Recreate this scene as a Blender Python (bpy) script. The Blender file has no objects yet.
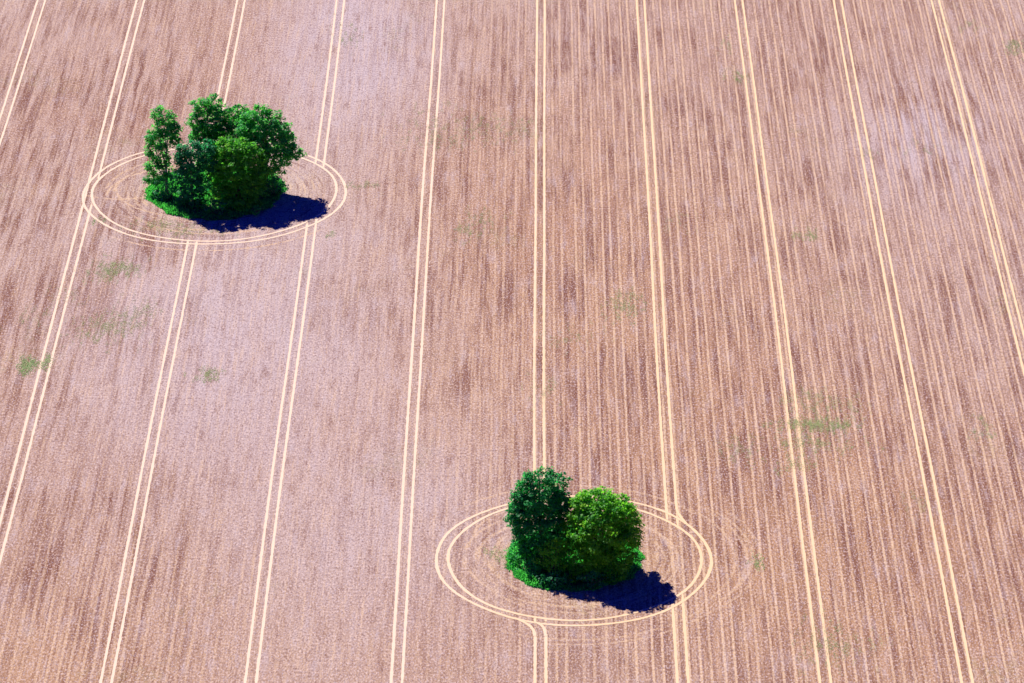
import bpy, math, random
import numpy as np
from mathutils import Vector

R = math.radians
rng = np.random.default_rng(11)
random.seed(5)
scene = bpy.context.scene
col = scene.collection

# ---------------------------------------------------------------- helpers
def tag(o, label=None, cat=None, group=None, kind=None):
    for k, v in (('label', label), ('category', cat), ('group', group), ('kind', kind)):
        if v: o[k] = v
    return o

def empty(name, loc):
    o = bpy.data.objects.new(name, None); col.objects.link(o)
    o.location = loc; o.empty_display_size = 1
    return o

def mesh_obj(name, verts, faces, mat, parent=None, smooth=False):
    me = bpy.data.meshes.new(name)
    me.from_pydata([tuple(v) for v in verts], [], [tuple(f) for f in faces])
    me.materials.append(mat)
    if smooth:
        me.polygons.foreach_set('use_smooth', [True]*len(me.polygons))
    me.update()
    o = bpy.data.objects.new(name, me); col.objects.link(o)
    if parent: o.parent = parent
    return o

def quads_obj(name, co, tint, mat, parent=None):
    """co: (n,4,3) leaf faces, tint: (n,) 0..1 leaf colour variation"""
    n = len(co)
    me = bpy.data.meshes.new(name)
    me.vertices.add(n*4); me.loops.add(n*4); me.polygons.add(n)
    me.vertices.foreach_set('co', co.reshape(-1).astype(np.float32))
    me.loops.foreach_set('vertex_index', np.arange(n*4, dtype=np.int32))
    me.polygons.foreach_set('loop_start', np.arange(0, n*4, 4, dtype=np.int32))
    me.polygons.foreach_set('loop_total', np.full(n, 4, dtype=np.int32))
    a = me.attributes.new('tint', 'FLOAT', 'FACE')
    a.data.foreach_set('value', tint.astype(np.float32))
    me.materials.append(mat)
    me.update(); me.validate()
    o = bpy.data.objects.new(name, me); col.objects.link(o)
    if parent: o.parent = parent
    return o

class NT:
    def __init__(self, tree): self.t = tree
    def n(self, typ, **kw):
        nd = self.t.nodes.new(typ)
        for k, v in kw.items(): setattr(nd, k, v)
        return nd
    def put(self, sock, v):
        if isinstance(v, bpy.types.NodeSocket): self.t.links.new(v, sock)
        else: sock.default_value = v
    def m(self, op, a, b=0.0, c=0.0, clamp=False):
        nd = self.n('ShaderNodeMath', operation=op, use_clamp=clamp)
        self.put(nd.inputs[0], a); self.put(nd.inputs[1], b); self.put(nd.inputs[2], c)
        return nd.outputs[0]
    def ss(self, x, lo, hi, a=0.0, b=1.0):
        nd = self.n('ShaderNodeMapRange', interpolation_type='SMOOTHSTEP')
        self.put(nd.inputs[0], x); self.put(nd.inputs[1], lo); self.put(nd.inputs[2], hi)
        self.put(nd.inputs[3], a); self.put(nd.inputs[4], b)
        return nd.outputs[0]
    def mix(self, fac, a, b, mode='MIX'):
        nd = self.n('ShaderNodeMix', data_type='RGBA', blend_type=mode)
        self.put(nd.inputs[0], fac)
        self.put(nd.inputs[6], a if isinstance(a, bpy.types.NodeSocket) else (*a, 1))
        self.put(nd.inputs[7], b if isinstance(b, bpy.types.NodeSocket) else (*b, 1))
        return nd.outputs[2]
    def vec(self, x, y, z=0.0):
        nd = self.n('ShaderNodeCombineXYZ')
        self.put(nd.inputs[0], x); self.put(nd.inputs[1], y); self.put(nd.inputs[2], z)
        return nd.outputs[0]
    def noise(self, v, scale=1.0, detail=2.0, rough=0.5, dist=0.0):
        nd = self.n('ShaderNodeTexNoise')
        self.put(nd.inputs['Vector'], v); nd.inputs['Scale'].default_value = scale
        nd.inputs['Detail'].default_value = detail; nd.inputs['Roughness'].default_value = rough
        nd.inputs['Distortion'].default_value = dist
        return nd.outputs['Fac']

def new_mat(name):
    m = bpy.data.materials.new(name); m.use_nodes = True
    m.node_tree.nodes.clear()
    t = NT(m.node_tree)
    out = t.n('ShaderNodeOutputMaterial')
    return m, t, out

# ---------------------------------------------------------------- layout in metres
SP = 24.0                        # tramline spacing
X0 = 1.0                         # one tramline runs at x = 1
GA = 0.92                        # half the wheel gauge
NEAR = (7.06, -91.3, 24.4)       # ring track round the near clump: centre, outer radius
FAR = (-68.9, 75.5, 28.1)

# ---------------------------------------------------------------- ground material
def ground_material():
    m, t, out = new_mat('stubble')
    geo = t.n('ShaderNodeNewGeometry')
    sep = t.n('ShaderNodeSeparateXYZ'); t.t.links.new(geo.outputs['Position'], sep.inputs[0])
    x, y = sep.outputs[0], sep.outputs[1]

    def blob(cx, cy, rx, ry):
        dx = t.m('DIVIDE', t.m('SUBTRACT', x, cx), rx)
        dy = t.m('DIVIDE', t.m('SUBTRACT', y, cy), ry)
        d = t.m('SQRT', t.m('ADD', t.m('MULTIPLY', dx, dx), t.m('MULTIPLY', dy, dy)))
        return t.ss(d, 1.0, 0.0)

    def polar(c):
        dx = t.m('SUBTRACT', x, c[0]); dy = t.m('SUBTRACT', y, c[1])
        r = t.m('SQRT', t.m('ADD', t.m('MULTIPLY', dx, dx), t.m('MULTIPLY', dy, dy)))
        return dx, dy, r, t.m('ARCTAN2', dy, dx)
    n_dx, n_dy, n_r, n_a = polar(NEAR)
    f_dx, f_dy, f_r, f_a = polar(FAR)

    # soil and straw colours
    big = t.noise(t.vec(x, t.m('MULTIPLY', y, 0.55)), 0.016, 3, 0.55)
    mid = t.noise(t.vec(x, t.m('MULTIPLY', y, 0.35), 3.0), 0.075, 3, 0.6)
    # pale flinty soil patches
    pale = t.m('ADD', blob(-42, 165, 34, 105), t.m('MULTIPLY', blob(-60, 10, 55, 120), 0.8))
    pale = t.m('ADD', pale, t.m('MULTIPLY', blob(87, 110, 30, 65), 0.95))
    pale = t.m('ADD', pale, t.m('MULTIPLY', blob(-25, -75, 45, 60), 0.5))
    pale = t.m('MULTIPLY', pale, t.ss(mid, 0.25, 0.6, 0.5, 1.15), clamp=True)
    # redder, drier ends of the field
    warm = t.m('ADD', blob(62, -95, 85, 140), t.m('MULTIPLY', blob(-84, -145, 50, 80), 0.85), clamp=True)
    warm = t.m('ADD', warm, t.m('MULTIPLY', blob(15, 30, 75, 190), 0.85), clamp=True)

    c_base = t.mix(t.ss(big, 0.35, 0.65), COL['base_a'], COL['base_b'])
    c = t.mix(t.m('MULTIPLY', warm, 0.95), c_base, COL['warm'])
    c = t.mix(t.m('MULTIPLY', pale, 0.95), c, COL['pale'])

    rust = t.m('ADD', blob(18, 40, 60, 150), t.m('ADD', blob(75, -70, 60, 120), blob(-95, 110, 40, 80)), clamp=True)
    rust = t.m('MULTIPLY', rust, t.ss(t.noise(t.vec(t.m('MULTIPLY', x, 1.6), t.m('MULTIPLY', y, 0.5), 13.0), 0.045, 3, 0.6), 0.42, 0.62))
    c = t.mix(t.m('MULTIPLY', rust, 0.6), c, COL['rust'])

    # long streaks left by the drill and the combine
    wob = t.m('MULTIPLY', t.m('SUBTRACT', t.noise(t.vec(x, y), 0.03, 1), 0.5), 1.2)
    xs = t.m('ADD', x, wob)
    st1 = t.noise(t.vec(t.m('MULTIPLY', xs, 0.85), t.m('MULTIPLY', y, 0.028)), 1.0, 2, 0.55)
    st2 = t.noise(t.vec(t.m('MULTIPLY', xs, 0.42), t.m('MULTIPLY', y, 0.028), 9.0), 1.0, 3, 0.6)
    st3 = t.noise(t.vec(t.m('MULTIPLY', xs, 2.4), t.m('MULTIPLY', y, 0.06), 4.0), 1.0, 2, 0.6)
    sarea = t.m('ADD', t.m('MULTIPLY', blob(15, 60, 75, 260), 1.4), t.m('MULTIPLY', blob(85, 0, 110, 380), 1.2))
    sarea = t.m('ADD', sarea, t.m('MULTIPLY', blob(-105, 80, 60, 200), 1.3))
    sarea = t.m('ADD', t.m('ADD', sarea, 0.18), t.m('MULTIPLY', blob(-85, -115, 42, 105), 1.3), clamp=True)
    sarea = t.m('MULTIPLY', sarea, t.ss(t.noise(t.vec(x, y, 7.0), 0.035, 2), 0.3, 0.55, 0.35, 1.0))
    dark = t.m('MULTIPLY', t.ss(t.m('ADD', t.m('MULTIPLY', st1, 0.55), t.m('MULTIPLY', st2, 0.45)), 0.45, 0.60), sarea)
    c = t.mix(t.m('MULTIPLY', dark, 0.95), c, COL['brown'])
    c = t.mix(t.m('MULTIPLY', t.ss(st3, 0.50, 0.70), 0.42), c, COL['straw'])
    c = t.mix(t.m('MULTIPLY', t.ss(st3, 0.48, 0.25), t.m('ADD', t.m('MULTIPLY', sarea, 0.45), 0.16)), c, COL['brown'])

    # wheelings of the seed drill: a pair every four metres
    u = t.m('DIVIDE', t.m('SUBTRACT', t.m('ADD', x, t.m('MULTIPLY', wob, 0.25)), X0-2.0), 4.0)
    idx = t.m('FLOOR', u)
    xl = t.m('MULTIPLY', t.m('SUBTRACT', t.m('SUBTRACT', u, idx), 0.5), 4.0)
    wn = t.n('ShaderNodeTexWhiteNoise', noise_dimensions='1D'); t.put(wn.inputs['W'], idx)
    jit = t.m('MULTIPLY', t.m('SUBTRACT', wn.outputs['Value'], 0.5), 0.9)
    dl = t.m('ABSOLUTE', t.m('SUBTRACT', t.m('ABSOLUTE', t.m('SUBTRACT', xl, jit)), 0.86))
    side = t.m('SIGN', t.m('SUBTRACT', xl, jit))
    lam = t.noise(t.vec(t.m('ADD', t.m('MULTIPLY', idx, 3.7), side), t.m('MULTIPLY', y, 0.018)), 1.0, 3, 0.6)
    larea = t.m('ADD', t.ss(x, -30.0, 25.0, 0.16, 1.0), t.m('MULTIPLY', blob(-85, -125, 60, 70), 0.55), clamp=True)
    inn = t.m('MAXIMUM', t.ss(n_r, 22.0, 14.0), t.ss(f_r, 25.0, 17.0))
    larea = t.m('MULTIPLY', larea, t.m('SUBTRACT', 1.0, t.m('MULTIPLY', inn, 0.6)))
    line = t.m('MULTIPLY', t.ss(dl, 0.32, 0.10), t.m('MULTIPLY', larea, t.ss(lam, 0.3, 0.58, 0.25, 1.0)))
    c = t.mix(t.m('MULTIPLY', line, 0.9), c, COL['straw'])
    # darker soil shown just beside each wheeling
    edge = t.m('MULTIPLY', t.m('MULTIPLY', t.ss(dl, 0.75, 0.35), t.ss(dl, 0.2, 0.4)), t.m('MULTIPLY', larea, 0.45))
    c = t.mix(edge, c, COL['brown'])

    # headland passes curving round the two clumps
    def rings(r, a, r0, r1, seed, amp):
        nz = t.noise(t.vec(t.m('MULTIPLY', r, 1.15), t.m('MULTIPLY', a, 1.6), seed), 1.0, 2, 0.6)
        mask = t.m('MULTIPLY', t.ss(r, r0-1.0, r0+0.5), t.ss(r, r1, r1-2.5))
        return t.m('MULTIPLY', mask, t.ss(nz, 0.5, 0.72)), t.m('MULTIPLY', mask, t.ss(nz, 0.46, 0.3))
    for (r, a, r0, r1, sd, amp) in ((n_r, n_a, 11.0, 22.0, 1.0, 0.65), (f_r, f_a, 14.0, 25.0, 5.0, 0.8)):
        li, dk = rings(r, a, r0, r1, sd, amp)
        c = t.mix(t.m('MULTIPLY', li, amp), c, COL['straw'])
        c = t.mix(t.m('MULTIPLY', dk, amp), c, COL['brown'])
    def arc(cx, cy, rad, w, amp, ang, c):
        dx, dy, r, a = polar((cx, cy))
        d = t.m('ABSOLUTE', t.m('SUBTRACT', r, rad))
        k = t.m('MULTIPLY', t.ss(d, w, w*0.3), amp)
        if ang:
            da = t.m('ABSOLUTE', t.m('SUBTRACT', a, ang[0]))
            k = t.m('MULTIPLY', k, t.ss(da, ang[1], ang[1]*0.5))
        k = t.m('MULTIPLY', k, t.ss(t.noise(t.vec(x, y, rad), 0.35, 2), 0.28, 0.52))
        return t.mix(k, c, COL['straw'])
    NX, NY = NEAR[:2]
    for (dx, dy, rad, ang) in ((2, 1, 26.6, (0, 1.1)), (2.4, 1, 28.2, (0, 1.0)), (4, 2, 29.0, (-.1, .9)), (0, 1, 27.6, (1.5, 1.2)), (0, -2, 27.4, (-1.3, .9)),
                               (0, -2, 29.1, (-1.2, .8)), (2, 0, 16.5, None), (-1, 1, 18.4, None), (1, -3, 14.8, (-1.2, 1.4)), (-2, 0, 15.5, (2.6, 1.2)),
                               (6.5, 2, 25.2, (0.1, .9)), (-6, 8, 12, (2.6, 1.2))):
        c = arc(NX+dx, NY+dy, rad, 0.42, 0.55, ang, c)
    FX, FY = FAR[:2]
    for (dx, dy, rad, ang) in ((-2, 0, 21.5, (2.6, 1.4)), (-2, 0, 19.6, (2.6, 1.4)), (1, -2, 20.5, (-1.6, 1.2)), (-4, 4, 17.5, (-2.6, 1.0)), (-7, -2, 16, (2.8, 1.4)),
                               (0, 0, 31.2, (-1.5, 1.0)), (-20, 10, 14, (-1.4, 1.0))):
        c = arc(FX+dx, FY+dy, rad, 0.42, 0.8, ang, c)

    # an old drain line crossing the rows to the right of the far ring
    dl2 = t.m('ABSOLUTE', t.m('SUBTRACT', y, t.m('ADD', 78.5, t.m('MULTIPLY', t.m('ADD', x, 36.0), 0.42))))
    ln = t.m('MULTIPLY', t.ss(dl2, 0.6, 0.15), t.m('MULTIPLY', t.ss(x, -40.0, -37.0), t.ss(x, -21.0, -25.0)))
    ln = t.m('MULTIPLY', ln, t.ss(t.noise(t.vec(x, y), 0.9, 2), 0.4, 0.6))
    c = t.mix(t.m('MULTIPLY', ln, 0.55), c, COL['brown'])

    # weak green regrowth
    gn = t.noise(t.vec(x, t.m('MULTIPLY', y, 0.6), 21.0), 0.055, 3, 0.6)
    gf = t.noise(t.vec(x, t.m('MULTIPLY', y, 0.5), 5.0), 0.8, 2, 0.6)
    c = t.mix(t.m('MULTIPLY', t.m('MULTIPLY', t.ss(gn, 0.58, 0.72), t.ss(gf, 0.38, 0.65)), 0.22), c, COL['weed'])

    # uneven straw cover
    mo = t.noise(t.vec(t.m('MULTIPLY', x, 0.60), t.m('MULTIPLY', y, 0.09), 31.0), 1.0, 4, 0.7)
    c = t.mix(t.ss(mo, 0.50, 0.74, 0.0, 0.50), c, COL['pale'])
    c = t.mix(t.ss(mo, 0.48, 0.30, 0.0, 0.50), c, COL['brown'])

    # stubble and straw grain
    g1 = t.noise(t.vec(t.m('MULTIPLY', x, 3.1), t.m('MULTIPLY', y, 1.5)), 1.0, 2, 0.75)
    g2 = t.noise(t.vec(t.m('MULTIPLY', x, 1.1), t.m('MULTIPLY', y, 0.55), 8.0), 1.0, 2, 0.7)
    g3 = t.noise(t.vec(t.m('MULTIPLY', x, 3.6), t.m('MULTIPLY', y, 1.7), 15.0), 1.0, 1, 0.7)
    c = t.mix(t.ss(g1, 0.50, 0.72, 0.0, COL['grain'][0]), c, COL['chaff'])
    c = t.mix(t.ss(g1, 0.50, 0.28, 0.0, COL['grain'][1]), c, COL['soil'])
    c = t.mix(t.ss(g2, 0.48, 0.28, 0.0, 0.40), c, COL['soil'])
    c = t.mix(t.ss(g3, 0.53, 0.70, 0.0, 0.5), c, COL['flint'])

    bs = t.n('ShaderNodeBsdfDiffuse'); t.put(bs.inputs['Color'], c)
    bp = t.n('ShaderNodeBump'); bp.inputs['Strength'].default_value = 0.5; bp.inputs['Distance'].default_value = 0.12
    t.put(bp.inputs['Height'], t.m('ADD', g1, t.m('MULTIPLY', g2, 0.7)))
    t.t.links.new(bp.outputs[0], bs.inputs['Normal'])
    t.t.links.new(bs.outputs[0], out.inputs[0])
    return m

COL = dict(base_a=(.308, .196, .146), base_b=(.335, .232, .188), warm=(.325, .182, .092), pale=(.365, .295, .305),
           rust=(.255, .128, .072), brown=(.130, .050, .030), straw=(.480, .325, .200), weed=(.15, .17, .055), chaff=(.53, .395, .345),
           soil=(.130, .068, .060), flint=(.335, .285, .335), grain=(.85, .85))

# ---------------------------------------------------------------- ground, one sheet to the horizon
ground_mat = ground_material()
S = 9000.0
def sheet():
    xs = [-S, -600, 0, 600, S]; ys = [-S, -600, 0, 600, S]
    v = [(a, b, 0) for b in ys for a in xs]
    f = [(j*5+i, j*5+i+1, (j+1)*5+i+1, (j+1)*5+i) for j in range(4) for i in range(4)]
    return v, f
g = mesh_obj('ground', *sheet(), ground_mat); tag(g, 'wide harvested stubble field with straight drill rows', 'field', kind='structure')

# ---------------------------------------------------------------- wheel tracks of pressed pale straw
def track_material():
    m, t, out = new_mat('pressed_straw')
    geo = t.n('ShaderNodeNewGeometry')
    sep = t.n('ShaderNodeSeparateXYZ'); t.t.links.new(geo.outputs['Position'], sep.inputs[0])
    x, y = sep.outputs[0], sep.outputs[1]
    at = t.n('ShaderNodeAttribute', attribute_name='fade')
    n1 = t.noise(t.vec(x, y), 0.5, 4, 0.75); n2 = t.m('ADD', t.m('MULTIPLY', t.noise(t.vec(x, y, 4.0), 0.06, 2, 0.6), 0.5), t.ss(x, -80.0, 70.0, 0.0, 0.5))
    n3 = t.noise(t.vec(x, y, 2.0), 5.0, 2, 0.7)
    c = t.mix(t.ss(n2, 0.35, 0.65), (.60, .45, .335), (.60, .42, .255))
    c = t.mix(t.ss(n3, 0.5, 0.3, 0.0, 0.5), c, (.38, .26, .19))
    a = t.m('ADD', t.m('MULTIPLY', at.outputs['Fac'], 1.35), t.m('MULTIPLY', t.m('SUBTRACT', n1, 0.5), 1.7))
    a = t.ss(a, 0.30, 0.85)
    d = t.n('ShaderNodeBsdfDiffuse'); t.put(d.inputs['Color'], c)
    tr = t.n('ShaderNodeBsdfTransparent')
    mx = t.n('ShaderNodeMixShader'); t.put(mx.inputs[0], a)
    t.t.links.new(tr.outputs[0], mx.inputs[1]); t.t.links.new(d.outputs[0], mx.inputs[2])
    t.t.links.new(mx.outputs[0], out.inputs[0])
    return m
track_mat = track_material()

def strips(name, lines, z, label=None):
    """lines: list of (points (n,2), core fade (n,), width); soft ragged rims on both sides"""
    V, F, A = [], [], []
    for pts, fade, w in lines:
        pts = np.asarray(pts, float); n = len(pts)
        d = np.gradient(pts, axis=0); d /= np.linalg.norm(d, axis=1)[:, None] + 1e-9
        nr = np.c_[-d[:, 1], d[:, 0]]
        ww = w*(1 + 0.07*rng.standard_normal(n))
        off = 0.010*rng.standard_normal(n)
        b = len(V)
        for i in range(n):
            for k, (s, al) in enumerate(((-1.0, 0.0), (-0.26, 1.0), (0.26, 1.0), (1.0, 0.0))):
                q = pts[i] + nr[i]*(s*ww[i] + off[i])
                V.append((q[0], q[1], z)); A.append(al*fade[i])
        for i in range(n-1):
            for k in range(3):
                a = b + i*4 + k
                F.append((a, a+1, a+5, a+4))
    o = mesh_obj(name, V, F, track_mat)
    at = o.data.attributes.new('fade', 'FLOAT', 'POINT'); at.data.foreach_set('value', np.array(A, np.float32))
    tag(o, label, 'wheel track', kind='structure')
    return o

def smooth(a, lo, hi):
    t_ = np.clip((a-lo)/(hi-lo), 0, 1); return t_*t_*(3-2*t_)

DRIFT = {-4: -1.05, -3: -1.0, -2: -.55, -1: -.3, 0: 0, 1: 0, 2: 0, 3: -.4, 4: -.8}
TW = 0.37    # half width including the soft rims
yy = np.arange(-330, 620, 0.8)
cut_n, cut_f = NEAR[2]-0.9, FAR[2]-0.9
for k in range(-7, 7):
    dr = DRIFT.get(k, -1.0)*(np.clip((215-yy)/350, .25, 1.0) if k < 0 else 1.0)
    xc = X0 + SP*k + dr      # the driver's spacing is not quite exact
    lines = []
    ph = rng.uniform(0, 6, 3)
    wig = 0.16*np.sin(yy/61+ph[0]) + 0.05*np.sin(yy/23+ph[1])
    for s in (-1, 1):
        p = np.c_[xc + s*GA + wig, yy]
        rn = np.hypot(p[:, 0]-NEAR[0], p[:, 1]-NEAR[1]); rf = np.hypot(p[:, 0]-FAR[0], p[:, 1]-FAR[1])
        inside = np.maximum(smooth(rn, cut_n+.6, cut_n-1.6), smooth(rf, cut_f+.6, cut_f-1.6))
        fade = 1.0 - 0.72*inside
        if k == 0:      # leaves the near ring by a bend, so the last metres are not straight
            fade = np.where((yy < NEAR[1]-22.8) & (yy > NEAR[1]-27.4), 0.0, fade)
        if k == 1:
            fade = np.where((yy > NEAR[1]+15.5) & (yy < NEAR[1]+19.5) & (s > 0), fade*0.6, fade)
        lines.append((p, fade, TW*rng.uniform(.92, 1.08)))
    strips('wheel_track', lines, 0.016, 'pair of pale wheel tracks running straight through the stubble')

for (cx, cy, rad), lab in ((NEAR, 'pale double wheel track circling the near tree clump'), (FAR, 'pale double wheel track circling the far tree clump')):
    lines = []
    th = np.linspace(0, 2*math.pi, 320)
    for dr, w in ((0, 1.15), (-1.9, 1.15)):
        ph = rng.uniform(0, 6, 2)
        r = rad + dr + 0.16*np.sin(3*th+ph[0]) + 0.10*np.sin(7*th+ph[1])
        r[-1] = r[0]
        lines.append((np.c_[cx+r*np.cos(th), cy+r*np.sin(th)], np.ones_like(th), TW*w))
    strips('ring_track', lines, 0.030, lab)

# bends by which the tractor left and joined the near ring
def bez(a, b, c, d, n=26):
    t_ = np.linspace(0, 1, n)[:, None]
    a, b, c, d = map(np.array, (a, b, c, d))
    return (1-t_)**3*a + 3*(1-t_)**2*t_*b + 3*(1-t_)*t_**2*c + t_**3*d
def on_ring(ang, r): return (NEAR[0]+r*math.cos(R(ang)), NEAR[1]+r*math.sin(R(ang)))
bl = []
xa, xb, yn = X0-GA, X0+GA, NEAR[1]
bl.append((bez((xa, yn-28.2), (xa, yn-25.6), (xa-.9, yn-23.7), (xa-3.4, yn-21.9)), np.ones(26), TW*1.1))
bl.append((bez((xb, yn-28.2), (xb, yn-25.6), (xb-.3, yn-24.2), (xb-2.0, yn-23.1)), np.ones(26), TW*1.1))
bl.append((bez((X0+SP+GA, yn+19), (X0+SP+GA+.1, yn+17.4), on_ring(39, NEAR[2]+.7), on_ring(33, NEAR[2])), np.ones(26), TW))
strips('turning_track', bl, 0.044, 'short bent wheel tracks joining the near ring')

# ---------------------------------------------------------------- foliage
def leaf_material(name, a, b, c, through=(.12, .68, .06), trans=0.55):
    m, t, out = new_mat(name)
    at = t.n('ShaderNodeAttribute', attribute_name='tint')
    geo = t.n('ShaderNodeNewGeometry')
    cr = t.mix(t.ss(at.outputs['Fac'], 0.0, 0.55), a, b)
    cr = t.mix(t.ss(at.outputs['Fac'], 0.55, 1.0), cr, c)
    d = t.n('ShaderNodeBsdfPrincipled'); t.put(d.inputs['Base Color'], cr)
    d.inputs['Roughness'].default_value = 0.55; d.inputs['Specular IOR Level'].default_value = 0.25
    tl = t.n('ShaderNodeBsdfTranslucent'); t.put(tl.inputs['Color'], t.mix(0.65, cr, through))
    mx = t.n('ShaderNodeMixShader'); mx.inputs[0].default_value = trans
    t.t.links.new(d.outputs[0], mx.inputs[1]); t.t.links.new(tl.outputs[0], mx.inputs[2])
    t.t.links.new(mx.outputs[0], out.inputs[0])
    return m

def bark_material(name, a, b):
    m, t, out = new_mat(name)
    tc = t.n('ShaderNodeTexCoord')
    nz = t.noise(tc.outputs['Object'], 3.0, 4, 0.7)
    d = t.n('ShaderNodeBsdfPrincipled'); t.put(d.inputs['Base Color'], t.mix(t.ss(nz, 0.35, 0.65), a, b))
    d.inputs['Roughness'].default_value = 0.9
    bp = t.n('ShaderNodeBump'); bp.inputs['Distance'].default_value = 0.05; t.put(bp.inputs['Height'], nz)
    t.t.links.new(bp.outputs[0], d.inputs['Normal'])
    t.t.links.new(d.outputs[0], out.inputs[0])
    return m

LEAF = dict(
    mid=leaf_material('leaf_mid_green', (.010, .170, .060), (.024, .340, .070), (.110, .460, .040), (.14, .70, .06)),
    blue=leaf_material('leaf_blue_green', (.008, .130, .050), (.014, .250, .065), (.050, .380, .045), (.05, .54, .08)),
    yellow=leaf_material('leaf_yellow_green', (.014, .170, .025), (.100, .380, .020), (.320, .540, .010), (.24, .74, .03)),
    olive=leaf_material('leaf_olive_green', (.012, .150, .035), (.060, .320, .030), (.260, .480, .015), (.22, .74, .05)),
    dark=leaf_material('leaf_dark_green', (.007, .110, .060), (.012, .200, .075), (.030, .290, .060), (.04, .44, .10)),
    bright=leaf_material('leaf_bright_green', (.010, .220, .060), (.018, .360, .090), (.050, .440, .060)),
    weed=leaf_material('leaf_weed', (.30, .27, .13), (.26, .285, .10), (.15, .26, .06), trans=0.08))
BARK = dict(grey=bark_material('bark_grey', (.20, .17, .15), (.34, .31, .29)),
            brown=bark_material('bark_brown', (.09, .06, .045), (.17, .12, .09)))

def unit(v): return v/(np.linalg.norm(v, axis=-1, keepdims=True)+1e-9)

def leaf_quads(P, N, size, jit=.40):
    """pointed four-cornered leaf sprays at P facing roughly N"""
    n = len(P)
    N = unit(N + jit*rng.standard_normal((n, 3)))
    t1 = unit(np.cross(N, rng.standard_normal((n, 3)))); t2 = np.cross(N, t1)
    s = size*rng.uniform(.65, 1.35, n)[:, None]
    w = rng.uniform(.38, .62, n)[:, None]
    bend = -N*s*rng.uniform(0.0, .3, n)[:, None]
    a = P - t1*s*.5 + bend*.6
    c = P + t1*s*.5 + bend
    b = P + t2*s*w + t1*s*rng.uniform(-.15, .15, n)[:, None]
    d = P - t2*s*w + t1*s*rng.uniform(-.15, .15, n)[:, None]
    return np.stack([a, b, c, d], 1)

def crown_arrays(lobes, size=.42, clump_r=(.55, 1.15), cover=1.08, per=31, ragged=.20, sun_tint=0.0):
    L = np.array(lobes, float); cs, rs = L[:, :3], L[:, 3:6]
    Q, T = [], []
    for i in range(len(L)):
        c, r = cs[i], rs[i]
        mr = float(np.mean(r))
        area = 4*math.pi*mr*mr
        n = max(6, int(area*cover/ (math.pi*.62)))
        U = unit(rng.standard_normal((n, 3)))
        rad = 1 + ragged*rng.standard_normal(n) - .12
        rad = np.clip(rad, .45, 1.22)
        cen = c + U*r*rad[:, None]
        # drop clumps buried deep inside a neighbouring lobe
        keep = np.ones(n, bool)
        for j in range(len(L)):
            if j != i: keep &= (((cen-cs[j])/rs[j])**2).sum(1) > .42
        # leave some holes
        keep &= rng.random(n) > .20
        keep &= cen[:, 2] > .3
        cen, U = cen[keep], U[keep]
        tl = np.clip(rng.normal(.42, .2, len(cen)), 0, 1)
        for q, uu, tt in zip(cen, U, tl):
            cr = rng.uniform(*clump_r)
            k = int(per*(cr/.85)**2*rng.uniform(.6, 1.2))
            o = unit(rng.standard_normal((k, 3)))*(rng.random(k)**(1/2.2))[:, None]*cr
            o[:, 2] *= .5
            P = q + o
            Nn = unit(uu*.35 + o/cr*.4 + np.array([-.18, .18, .85]))
            Q.append(leaf_quads(P, Nn, size)); T.append(np.clip(tt + .13*rng.standard_normal(k), 0, 1))
        # thinner inner foliage and twigs
        k = int(area*1.0)
        U = unit(rng.standard_normal((k, 3)))*(rng.random(k)**(1/3.))[:, None]*.85
        P = c + U*r; P = P[P[:, 2] > .2]
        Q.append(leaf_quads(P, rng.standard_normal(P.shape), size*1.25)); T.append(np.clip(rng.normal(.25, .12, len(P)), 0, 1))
    return np.concatenate(Q), np.concatenate(T)

def tube(path, radii, seg=7):
    V, F = [], []
    P = [Vector(p) for p in path]
    for i, p in enumerate(P):
        d = (P[min(i+1, len(P)-1)] - P[max(i-1, 0)]).normalized()
        a = d.orthogonal().normalized() if i == 0 else (a - d*a.dot(d)).normalized()
        b = d.cross(a)
        for k in range(seg):
            an = 2*math.pi*k/seg
            V.append(p + (a*math.cos(an) + b*math.sin(an))*radii[i]*(1+.08*math.sin(3*an+i)))
    for i in range(len(P)-1):
        for k in range(seg):
            F.append((i*seg+k, i*seg+(k+1) % seg, (i+1)*seg+(k+1) % seg, (i+1)*seg+k))
    F.append(tuple(range(seg-1, -1, -1))); F.append(tuple(range((len(P)-1)*seg, len(P)*seg)))
    return V, F

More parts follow.
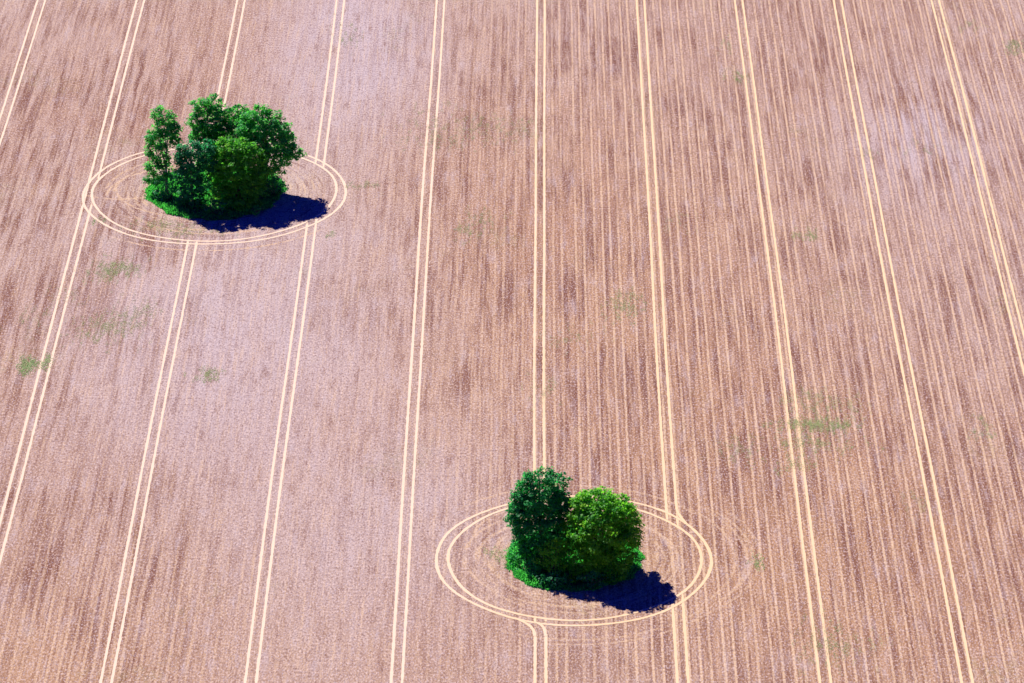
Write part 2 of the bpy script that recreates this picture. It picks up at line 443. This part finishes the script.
def tree(name, label, loc, lobes, leaf, bark='brown', h=18, r=.38, lean=(0, 0), group=None, cat='tree', branches=6, zs=.91, ws=.96, **kw):
    lobes = [(l[0]*ws, l[1]*ws, l[2]*zs, l[3]*ws, l[4]*ws, l[5]*zs) for l in lobes]; h *= zs
    root = empty(name, (loc[0], loc[1], 0)); tag(root, label, cat, group)
    n = 9
    path = []
    for i in range(n):
        f_ = i/(n-1)
        path.append((lean[0]*f_ + .18*math.sin(f_*5+loc[0]), lean[1]*f_ + .18*math.cos(f_*4+loc[1])-.18*math.cos(loc[1]), -.15 + f_*h*.86))
    path[0] = (0, 0, -.15)
    rad = [r*(1.5 if i == 0 else 1.12 if i == 1 else 1)*(1-.82*i/(n-1)) for i in range(n)]
    mesh_obj('trunk', *tube(path, rad, 9), BARK[bark], root, True)
    order = sorted(lobes, key=lambda l: -l[3]*l[4])[:branches]
    for l in order:
        z0 = max(.18*h, min(.7*h, l[2]*.62)); i = min(n-2, int(z0/(h*.86)*(n-1)))
        a = Vector(path[i]); c = Vector(l[:3]) + Vector((0, 0, l[5]*.35))
        mid = a.lerp(c, .5) + Vector((0, 0, .6))
        p2 = c + (c-mid)*.25
        mesh_obj('branch', *tube([a, a.lerp(mid, .5)+Vector((0, 0, .15)), mid, mid.lerp(c, .6), c, p2], [rad[i]*.6, rad[i]*.5, rad[i]*.38, .09, .06, .025], 6), BARK[bark], root, True)
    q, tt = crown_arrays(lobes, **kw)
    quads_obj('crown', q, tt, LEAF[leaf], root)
    return root

def bush(label, loc, lobes, leaf, group='bushes under the trees', **kw):
    root = empty('bush', (loc[0], loc[1], 0)); tag(root, label, 'bush', group)
    V, F = [], []
    top = max(l[2] for l in lobes)
    for k in range(7):
        an = k*2*math.pi/7 + loc[0]
        l = lobes[k % len(lobes)]
        e = (l[0]+.4*l[3]*math.cos(an), l[1]+.4*l[4]*math.sin(an), l[2]+.3*l[5])
        v, f = tube([(.15*math.cos(an), .15*math.sin(an), -.1), (e[0]*.45, e[1]*.45, e[2]*.55), e], [.075, .05, .02], 5)
        b = len(V); V += v; F += [tuple(b+i for i in q) for q in f]
    mesh_obj('stem', V, F, BARK['brown'], root, True)
    kw.setdefault('size', .34); kw.setdefault('clump_r', (.4, .8))
    q, tt = crown_arrays(lobes, **kw)
    quads_obj('foliage', q, tt, LEAF[leaf], root)
    return root

def blob_lobes(rx, ry, z0, z1, n, lr, seed, taper=.25):
    """n lobes spread over an egg-shaped crown"""
    g_ = np.random.default_rng(seed); out = []
    zc, rz = (z0+z1)/2, (z1-z0)/2
    for i in range(n):
        u_ = -1 + 2*(i+.5)/n; ph = i*2.39996 + g_.uniform(-.4, .4)
        rr = math.sqrt(max(0, 1-u_*u_))
        rr *= (1 - taper*u_*.5)
        k = lr*g_.uniform(.8, 1.2)
        out.append((math.cos(ph)*rr*max(0, rx-k*.8), math.sin(ph)*rr*max(0, ry-k*.8), zc + u_*max(.1, rz-k*.85), k, k, k*.9))
    out.append((0, 0, zc, max(.5, rx-lr*.75), max(.5, ry-lr*.75), max(.5, rz-lr*.6)))
    return out

# ---- near clump: disc of about 12 m radius round (7.1, -91.3)
NG = 'trees of the near clump'
tree('tall_tree', 'tall dark blue-green tree with a ragged crown, left one of the near pair', (1.0, -91.0),
     [(-.2, 0, 15.2, 3.0, 3.0, 2.6), (2.6, .2, 14.6, 2.6, 2.6, 2.2), (-2.6, -.2, 14.0, 2.3, 2.4, 2.0), (.6, .4, 12.0, 4.4, 4.0, 2.6), (3.4, -.4, 11.6, 2.3, 2.6, 2.2),
      (-4.6, -.3, 11.3, 1.6, 1.8, 1.4), (-3.2, 0, 12.2, 1.6, 1.8, 1.4), (-2.4, -.8, 8.6, 2.9, 3.0, 2.4), (1.6, -1.2, 8.6, 3.8, 3.6, 2.8), (-2.8, -1.0, 5.4, 2.6, 2.6, 2.4), (1.0, -1.2, 5.0, 3.6, 3.6, 2.8),
      (.4, 0, 2.8, 4.4, 4.2, 2.2),
      (-1.6, -.6, 10.4, 3.4, 3.2, 2.6), (2.6, -.6, 9.6, 2.7, 2.8, 2.5), (-4.0, -.6, 8.6, 1.9, 2.0, 2.0), (-3.6, -.8, 6.6, 2.0, 2.2, 2.2), (0, -1.6, 12.6, 3.0, 2.4, 2.2), (0, -2.2, 7.0, 3.4, 2.6, 2.6)],
     'blue', h=17.8, r=.42, group=NG, branches=7, zs=.99, cover=1.25, ragged=.15)
tree('round_tree', 'broad rounded yellow-green tree, right one of the near pair', (11.7, -95.0),
     blob_lobes(7.2, 6.8, 1.6, 15.2, 20, 2.5, 3, .45) + [(5.6, -1.0, 6.6, 2.2, 2.2, 1.7), (-.4, -.2, 12.9, 3.0, 3.0, 2.4), (-3.4, -1, 11.6, 2.4, 2.4, 2.0), (3.2, 0, 11.8, 2.6, 2.6, 2.1), (5.0, .4, 9.3, 2.4, 2.4, 1.9),
        (-.6, -4.6, 4.2, 3.0, 2.4, 2.6), (-4.0, -3.6, 4.6, 2.6, 2.4, 2.6), (3.6, -3.8, 4.2, 2.8, 2.4, 2.4), (1.4, -4.8, 2.0, 3.2, 2.2, 1.8), (-3, -5, 2.0, 2.6, 2.2, 1.8)],
     'yellow', h=15.0, r=.46, group=NG, branches=8, zs=1.03, ws=.975, ragged=.17)
bush('light yellow-green shrub in front of the two near trees, between their crowns', (3.2, -97.4),
     [(0, 0, 4.6, 2.4, 2.2, 2.4), (-1.6, .4, 3.2, 2.0, 2.0, 2.2), (1.4, .5, 5.6, 1.8, 1.8, 1.8), (.4, -.4, 2.4, 2.6, 2.4, 2.2)], 'yellow', size=.4)
bush('bright green bush on the left rim of the near clump, by the grass', (-3.3, -92.0), [(0, 0, 2.0, 1.7, 2.2, 2.0), (.6, -1.6, 1.4, 1.5, 1.6, 1.4), (.2, 1.6, 1.8, 1.4, 1.6, 1.7)], 'bright')
bush('bright green bush on the lower left rim of the near clump, nearer the light shrub', (-1.2, -96.8), [(0, 0, 1.5, 1.8, 1.7, 1.6), (1.4, -1.2, 1.2, 1.6, 1.5, 1.2)], 'bright')
bush('low dark bush at the front edge of the near clump, below the light shrub', (3.6, -101.4), [(0, 0, 1.3, 2.4, 1.8, 1.5), (-1.6, .8, 1.0, 1.5, 1.4, 1.2)], 'dark')
bush('low dark bush at the front of the near clump, under the round tree', (9.8, -101.8), [(0, 0, 1.6, 2.6, 2.0, 1.8), (2.2, .4, 1.3, 2.0, 1.7, 1.5)], 'dark')
bush('low teal-green bush at the right foot of the round tree, beside its shadow', (16.4, -95.2), [(0, 0, 1.8, 2.2, 2.0, 1.9), (-1.8, -1.0, 1.5, 1.9, 1.7, 1.5)], 'mid')

# ---- far clump: disc of about 14.5 m radius round (-68.9, 75.5)
FG = 'trees of the far clump'
tree('slender_tree', 'slender upright tree with pale trunk standing apart on the far clump\'s left', (-79.2, 75.0),
     [(-.4, 0, 18.9, 2.2, 2.2, 2.2), (1.4, 0, 17.6, 1.7, 1.8, 1.8), (.2, 0, 16.2, 2.5, 2.3, 2.0), (2.6, .2, 15.4, 1.5, 1.6, 1.7), (-2.6, 0, 14.2, 1.6, 1.7, 1.6), (-1.2, 0, 12.6, 2.4, 2.3, 2.2),
      (2.2, .2, 12.6, 1.4, 1.6, 1.5), (-2.4, 0, 10.2, 1.8, 1.9, 2.0), (-.4, -.2, 9.0, 1.9, 1.9, 1.9), (-2.4, -.3, 6.8, 1.8, 1.8, 2.0), (-.8, -.4, 5.2, 2.2, 2.0, 1.9), (-2.6, -.4, 3.6, 1.7, 1.8, 1.7)],
     'mid', 'grey', h=20, r=.30, lean=(.9, 0), group=FG, branches=7, cover=1.15, ragged=.15, zs=.94)
tree('tall_tree', 'tallest narrow-topped tree at the back of the far clump, right of the slender tree', (-70.3, 81.2),
     [(1.0, 0, 18.8, 1.9, 1.9, 1.7), (-1.2, 0, 17.6, 2.0, 2.0, 1.8), (0, 0, 16.0, 3.2, 3.0, 2.4), (2.4, 0, 16.4, 1.7, 1.8, 1.8), (-2.2, 0, 14.2, 2.2, 2.2, 2.2), (1.2, 0, 13.2, 2.9, 2.8, 2.4),
      (-1.4, 0, 11, 2.8, 2.8, 2.4), (.8, 0, 8.6, 3.0, 3, 2.6), (0, 0, 5.6, 3.2, 3.2, 2.6), (2.6, -.6, 11.4, 2.4, 2.4, 2.4), (-.4, -1.4, 13.6, 2.8, 2.4, 2.2)], 'mid', h=19.6, r=.36, group=FG, zs=.985, cover=1.2, ragged=.15)
tree('tree', 'small-topped green tree at the back of the far clump, left of the broad right-hand tree', (-64.2, 82.8),
     [(.2, 0, 16.0, 2.4, 2.3, 1.9), (-1.6, 0, 14.6, 1.8, 1.8, 1.7), (1.9, 0, 14.9, 1.7, 1.8, 1.6), (.2, 0, 12.6, 2.8, 2.7, 2.3), (0, 0, 9.4, 3.0, 3.0, 2.5), (0, 0, 6.2, 3, 3, 2.4), (-2.4, -.6, 12.4, 2.4, 2.2, 2.4), (2.4, -.6, 12.4, 2.2, 2.2, 2.2)], 'mid', h=17, r=.32, group=FG, zs=.97, cover=1.3, ragged=.15)
tree('broad_tree', 'broad spreading tree on the right of the far clump, with a drooping right limb', (-57.8, 77.4),
     [(-1.2, 0, 17.7, 2.7, 2.7, 2.0), (1.6, .2, 16.4, 2.2, 2.4, 1.9), (-3.8, .2, 15.6, 2.2, 2.4, 2.0), (0, 0, 14.6, 4.4, 4.2, 2.5), (3.8, 0, 13.6, 2.4, 2.6, 2.2), (-4.2, 0, 12.6, 2.6, 2.6, 2.3),
      (5.0, -.2, 11.0, 2.1, 2.3, 1.8), (1.8, -.6, 11.6, 3.8, 3.8, 2.5), (6.4, -.4, 8.8, 1.9, 2.0, 1.5), (4.0, -.8, 8.6, 2.3, 2.4, 2.0), (-1.2, 0, 9.4, 4.0, 3.8, 2.6), (.4, -.6, 6.0, 3.4, 3.4, 2.4), (-.4, 0, 3.0, 3.6, 3.4, 2.2),
      (-3.0, -1.0, 14.0, 2.8, 2.6, 2.2), (2.2, -1.4, 14.0, 2.8, 2.6, 2.2), (4.4, -.8, 10.4, 2.6, 2.6, 2.0), (-.4, -2.2, 12.2, 3.4, 2.6, 2.4), (3.0, -1.6, 7.4, 2.8, 2.6, 2.4)],
     'mid', h=18.8, r=.46, group=FG, branches=8, zs=.97, cover=1.2, ragged=.15)
tree('round_tree', 'yellow-green topped round tree in the front middle of the far clump', (-63.4, 69.8),
     blob_lobes(6.0, 5.4, 1.2, 15.2, 14, 2.3, 8, .1) + [(-1.5, 0, 13.6, 2.6, 2.4, 1.9), (2.2, 0, 12.8, 2.2, 2.2, 1.7), (4.4, 0, 10.8, 2.0, 2.0, 1.6), (-4.6, .4, 12.9, 1.7, 1.8, 1.6),
        (-4.6, -1.6, 8.6, 2.4, 2.2, 2.2), (5.2, -.8, 8.0, 2.2, 2.2, 2.0), (0, -4.2, 3.6, 3.0, 2.4, 2.4), (-4.0, -3.2, 3.4, 2.8, 2.4, 2.4), (4.0, -3.2, 4.2, 2.8, 2.4, 2.4), (1.6, -4.6, 1.8, 3.2, 2.0, 1.7)],
     'olive', h=14.6, r=.40, group=FG, branches=7, zs=.98, ragged=.18)
tree('columnar_tree', 'dense dark columnar tree clothed to the ground at the far clump\'s front left', (-73.0, 67.8),
     [(0, 0, 14.0, 2.4, 2.4, 1.9), (1.6, .2, 13.0, 2.2, 2.2, 2.0), (3.6, 1.0, 13.6, 2.0, 2.2, 1.9), (4.0, 1.0, 10.4, 2.4, 2.4, 2.4), (-1.5, 0, 12.2, 2.0, 2.2, 2.2), (.2, 0, 10.6, 3.4, 3.0, 2.6), (-.2, 0, 7.8, 3.4, 3.2, 2.6), (.3, -.2, 5.0, 3.6, 3.2, 2.6), (0, -.2, 2.4, 3.6, 3.2, 2.2)],
     'dark', h=14.6, r=.30, group=FG, zs=.95, cover=1.2, ragged=.14)
bush('dark bush between the slender tree and the columnar tree of the far clump', (-78.0, 70.8), [(0, 0, 3.2, 2.4, 2.2, 2.6), (-1.6, .6, 2.2, 2.0, 1.9, 2.0), (1.4, .2, 4.8, 1.6, 1.6, 1.8)], 'dark')
bush('low dark bush at the front of the far clump, right of the columnar tree', (-68.2, 63.2), [(0, 0, 1.8, 2.6, 2.0, 1.9), (2.2, .4, 1.6, 2.0, 1.8, 1.6)], 'dark')
bush('small teal-green bush in the shade at the front of the far clump', (-59.4, 63.8), [(0, 0, 1.0, 1.7, 1.4, 1.1), (1.5, .6, .9, 1.2, 1.1, .9)], 'bright')
bush('dark bush under the broad right-hand tree of the far clump', (-55.8, 74.0), [(0, 0, 2.4, 2.6, 2.4, 2.4), (-2.2, -.8, 2.0, 2.2, 2.0, 2.0)], 'dark')

# ---- rough grass and nettles round the feet of each clump
def rough_grass(cx, cy, rad, n, label, seed):
    g_ = np.random.default_rng(seed)
    a = g_.uniform(0, 2*math.pi, n); rr = rad*np.where(g_.random(n) < .45, g_.uniform(.86, 1.0, n), np.sqrt(g_.uniform(.0, 1.0, n)))
    rr *= 1 + .03*np.sin(3*a+seed) + .02*np.sin(8*a) + .02*np.sin(19*a) + g_.normal(0, .015, n)
    h = g_.uniform(.35, 1.05, n)*(.8+.3*np.sin(5*a))*np.clip(.55+(1.02-rr/rad)*6, .5, 1.15)
    P = np.c_[cx+rr*np.cos(a), cy+rr*np.sin(a), np.zeros(n)]
    ang = g_.uniform(0, 2*math.pi, n); w = g_.uniform(.07, .2, n)
    dv = np.c_[np.cos(ang), np.sin(ang), np.zeros(n)]
    tip = P + np.c_[g_.normal(0, .22, n), g_.normal(0, .22, n), np.maximum(.15, h)]
    q = np.stack([P-dv*w[:, None], P+dv*w[:, None], tip+dv*w[:, None]*.35, tip-dv*w[:, None]*.35], 1)
    o = quads_obj('rough_grass', q, np.clip(g_.normal(.4, .2, n), 0, 1), LEAF['bright'])
    tag(o, label, 'grass', kind='stuff')
rough_grass(NEAR[0]-.2, NEAR[1]-.2, 11.9, 15000, 'rough green grass and nettles growing under the near trees', 2)
rough_grass(FAR[0]+.2, FAR[1]-.2, 14.6, 21000, 'rough green grass and nettles growing under the far trees', 6)

# ---- scattered regrowth in the stubble
def weeds():
    g_ = np.random.default_rng(9)
    spots = [(-99, -12, 1.0, 1.9, 130, .9), (-95.6, -11, .5, 2.2, 40, .8), (-86.4, 34.3, 2.4, 3.6, 300, .5), (-85, 6, 3.6, 5, 330, .4), (-80, 14, 3, 4, 120, .3), (-63.6, -15.8, 1.2, 2.0, 80, .6), (-45, 170, 2.0, 6, 80, .4),
             (18.3, 17, 2.2, 5.0, 170, .5), (53.5, -37, 3.6, 1.6, 330, .6), (52.5, -45, 4.5, 2.0, 150, .5), (54, -27, 3.4, 4.0, 170, .45), (48, -53, 2.6, 2, 70, .5),
             (51, -122, 3.8, 5, 200, .35), (56.5, 53, 1.6, 2.4, 60, .6), (46.5, 144, 1.3, 2.2, 45, .7), (45, 164, 1.2, 3.0, 30, .5), (-14, 56, 1.8, 3.0, 80, .5), (-10, 62, 2, 3, 60, .4),
             (-18, 113, 6, 7, 220, .4), (-7, 112, 5, 6, 160, .4), (-21, 105, 4, 4, 110, .3), (38, -47, 2.4, 3, 80, .4), (84, -38, 1.6, 3.0, 55, .5), (112, 164, 1.4, 4, 90, .7),
             (103, 178, 2.4, 4, 40, .5), (-74, 54.8, 4.5, 2.2, 170, .45), (-80, 58, 3.0, 1.6, 80, .4), (-7, -89, 1.0, 1.2, 30, .5), (-5.5, -92, .6, 1.0, 20, .5), (39.5, -92, .6, 1.6, 30, .7),
             (73, 98, 1.2, 2.0, 25, .4), (7, 2, 2.5, 3, 60, .35), (2, -22, 1.6, 4, 50, .4), (-101, 12, 2.2, 4, 60, .3), (-95.5, 22, 1.6, 3, 40, .3), (85, 100, 2, 3, 40, .35),
             (-39.5, 79, 1.0, 1.4, 20, .5), (-35.5, 80, 1.0, 1.0, 20, .6), (-92, 60, .6, .8, 14, .9), (-43, 53, .7, 1.0, 14, .7), (61, -30, 1.2, 2, 30, .4), (30, 60, 2, 4, 40, .3), (70, -70, 2, 5, 50, .25)]
    Q, T = [], []
    for (x, y, rx, ry, n, s) in spots:
        n = int(n*7)
        k = max(6, n//14)
        cen = np.c_[g_.normal(0, rx*1.05, k), g_.normal(0, ry*.9, k)]
        ci = g_.integers(0, k, n)
        P = np.c_[x + cen[ci, 0] + g_.normal(0, .22, n), y + cen[ci, 1] + g_.normal(0, .8, n), g_.uniform(.04, .07, n)]
        Q.append(leaf_quads(P, np.tile([-.05, .1, 1.0], (n, 1)), .10+.13*s, .08)); T.append(np.clip(g_.normal(.1+.8*s, .15, n), 0, 1))
    o = quads_obj('weeds', np.concatenate(Q), np.concatenate(T), LEAF['weed'])
    tag(o, 'thin green patches of weed regrowth scattered through the stubble', 'weeds', kind='stuff')
weeds()

# ---------------------------------------------------------------- light
SUN_EL, SUN_DIR = 44.5, (0.555, -0.83)       # elevation; ground direction in which shadows fall
sx, sy = SUN_DIR; L_ = math.hypot(sx, sy); sx, sy = sx/L_, sy/L_
ce, se = math.cos(R(SUN_EL)), math.sin(R(SUN_EL))
ld = bpy.data.lights.new('sun', 'SUN'); ld.energy = 5.0; ld.angle = R(.5); ld.color = (1, .95, .86)
lo = bpy.data.objects.new('sun', ld); col.objects.link(lo)
lo.rotation_euler = Vector((sx*ce, sy*ce, -se)).to_track_quat('-Z', 'Y').to_euler()
lo.location = (-sx*300, -sy*300, 400)

w = bpy.data.worlds.new('World'); scene.world = w; w.use_nodes = True
wt = w.node_tree; wt.nodes.clear(); W = NT(wt)
sky = W.n('ShaderNodeTexSky', sky_type='NISHITA')
sky.sun_disc = False; sky.sun_elevation = R(SUN_EL)
sky.sun_rotation = math.atan2(-sx, -sy)      # compass bearing of the sun, from +Y towards +X
sky.ozone_density = 6.0; sky.air_density = 1.0; sky.dust_density = 0.2
bg = W.n('ShaderNodeBackground'); bg.inputs['Strength'].default_value = 0.05
ow = W.n('ShaderNodeOutputWorld')
hs = W.n('ShaderNodeHueSaturation'); hs.inputs['Hue'].default_value = 0.548; hs.inputs['Saturation'].default_value = 1.5; hs.inputs['Value'].default_value = 1.25
wt.links.new(sky.outputs[0], hs.inputs['Color']); wt.links.new(hs.outputs[0], bg.inputs[0]); wt.links.new(bg.outputs[0], ow.inputs[0])

# ---------------------------------------------------------------- camera: long lens from a light aircraft
cd = bpy.data.cameras.new('camera'); cam = bpy.data.objects.new('camera', cd); col.objects.link(cam)
cam.location = (0, -733.42, 342.0)
cam.rotation_euler = (R(65.0), 0, R(0.3555))
cd.sensor_width = 36.0; cd.lens = 4090.0/1024.0*36.0
cd.clip_start = 1.0; cd.clip_end = 30000.0
scene.camera = cam

scene.render.engine = 'CYCLES'
scene.render.resolution_x, scene.render.resolution_y = 1024, 683
vs = scene.view_settings
vs.view_transform = 'Standard'; vs.look = 'None'; vs.exposure = 0.92; vs.gamma = 1.0; vs.use_curve_mapping = False
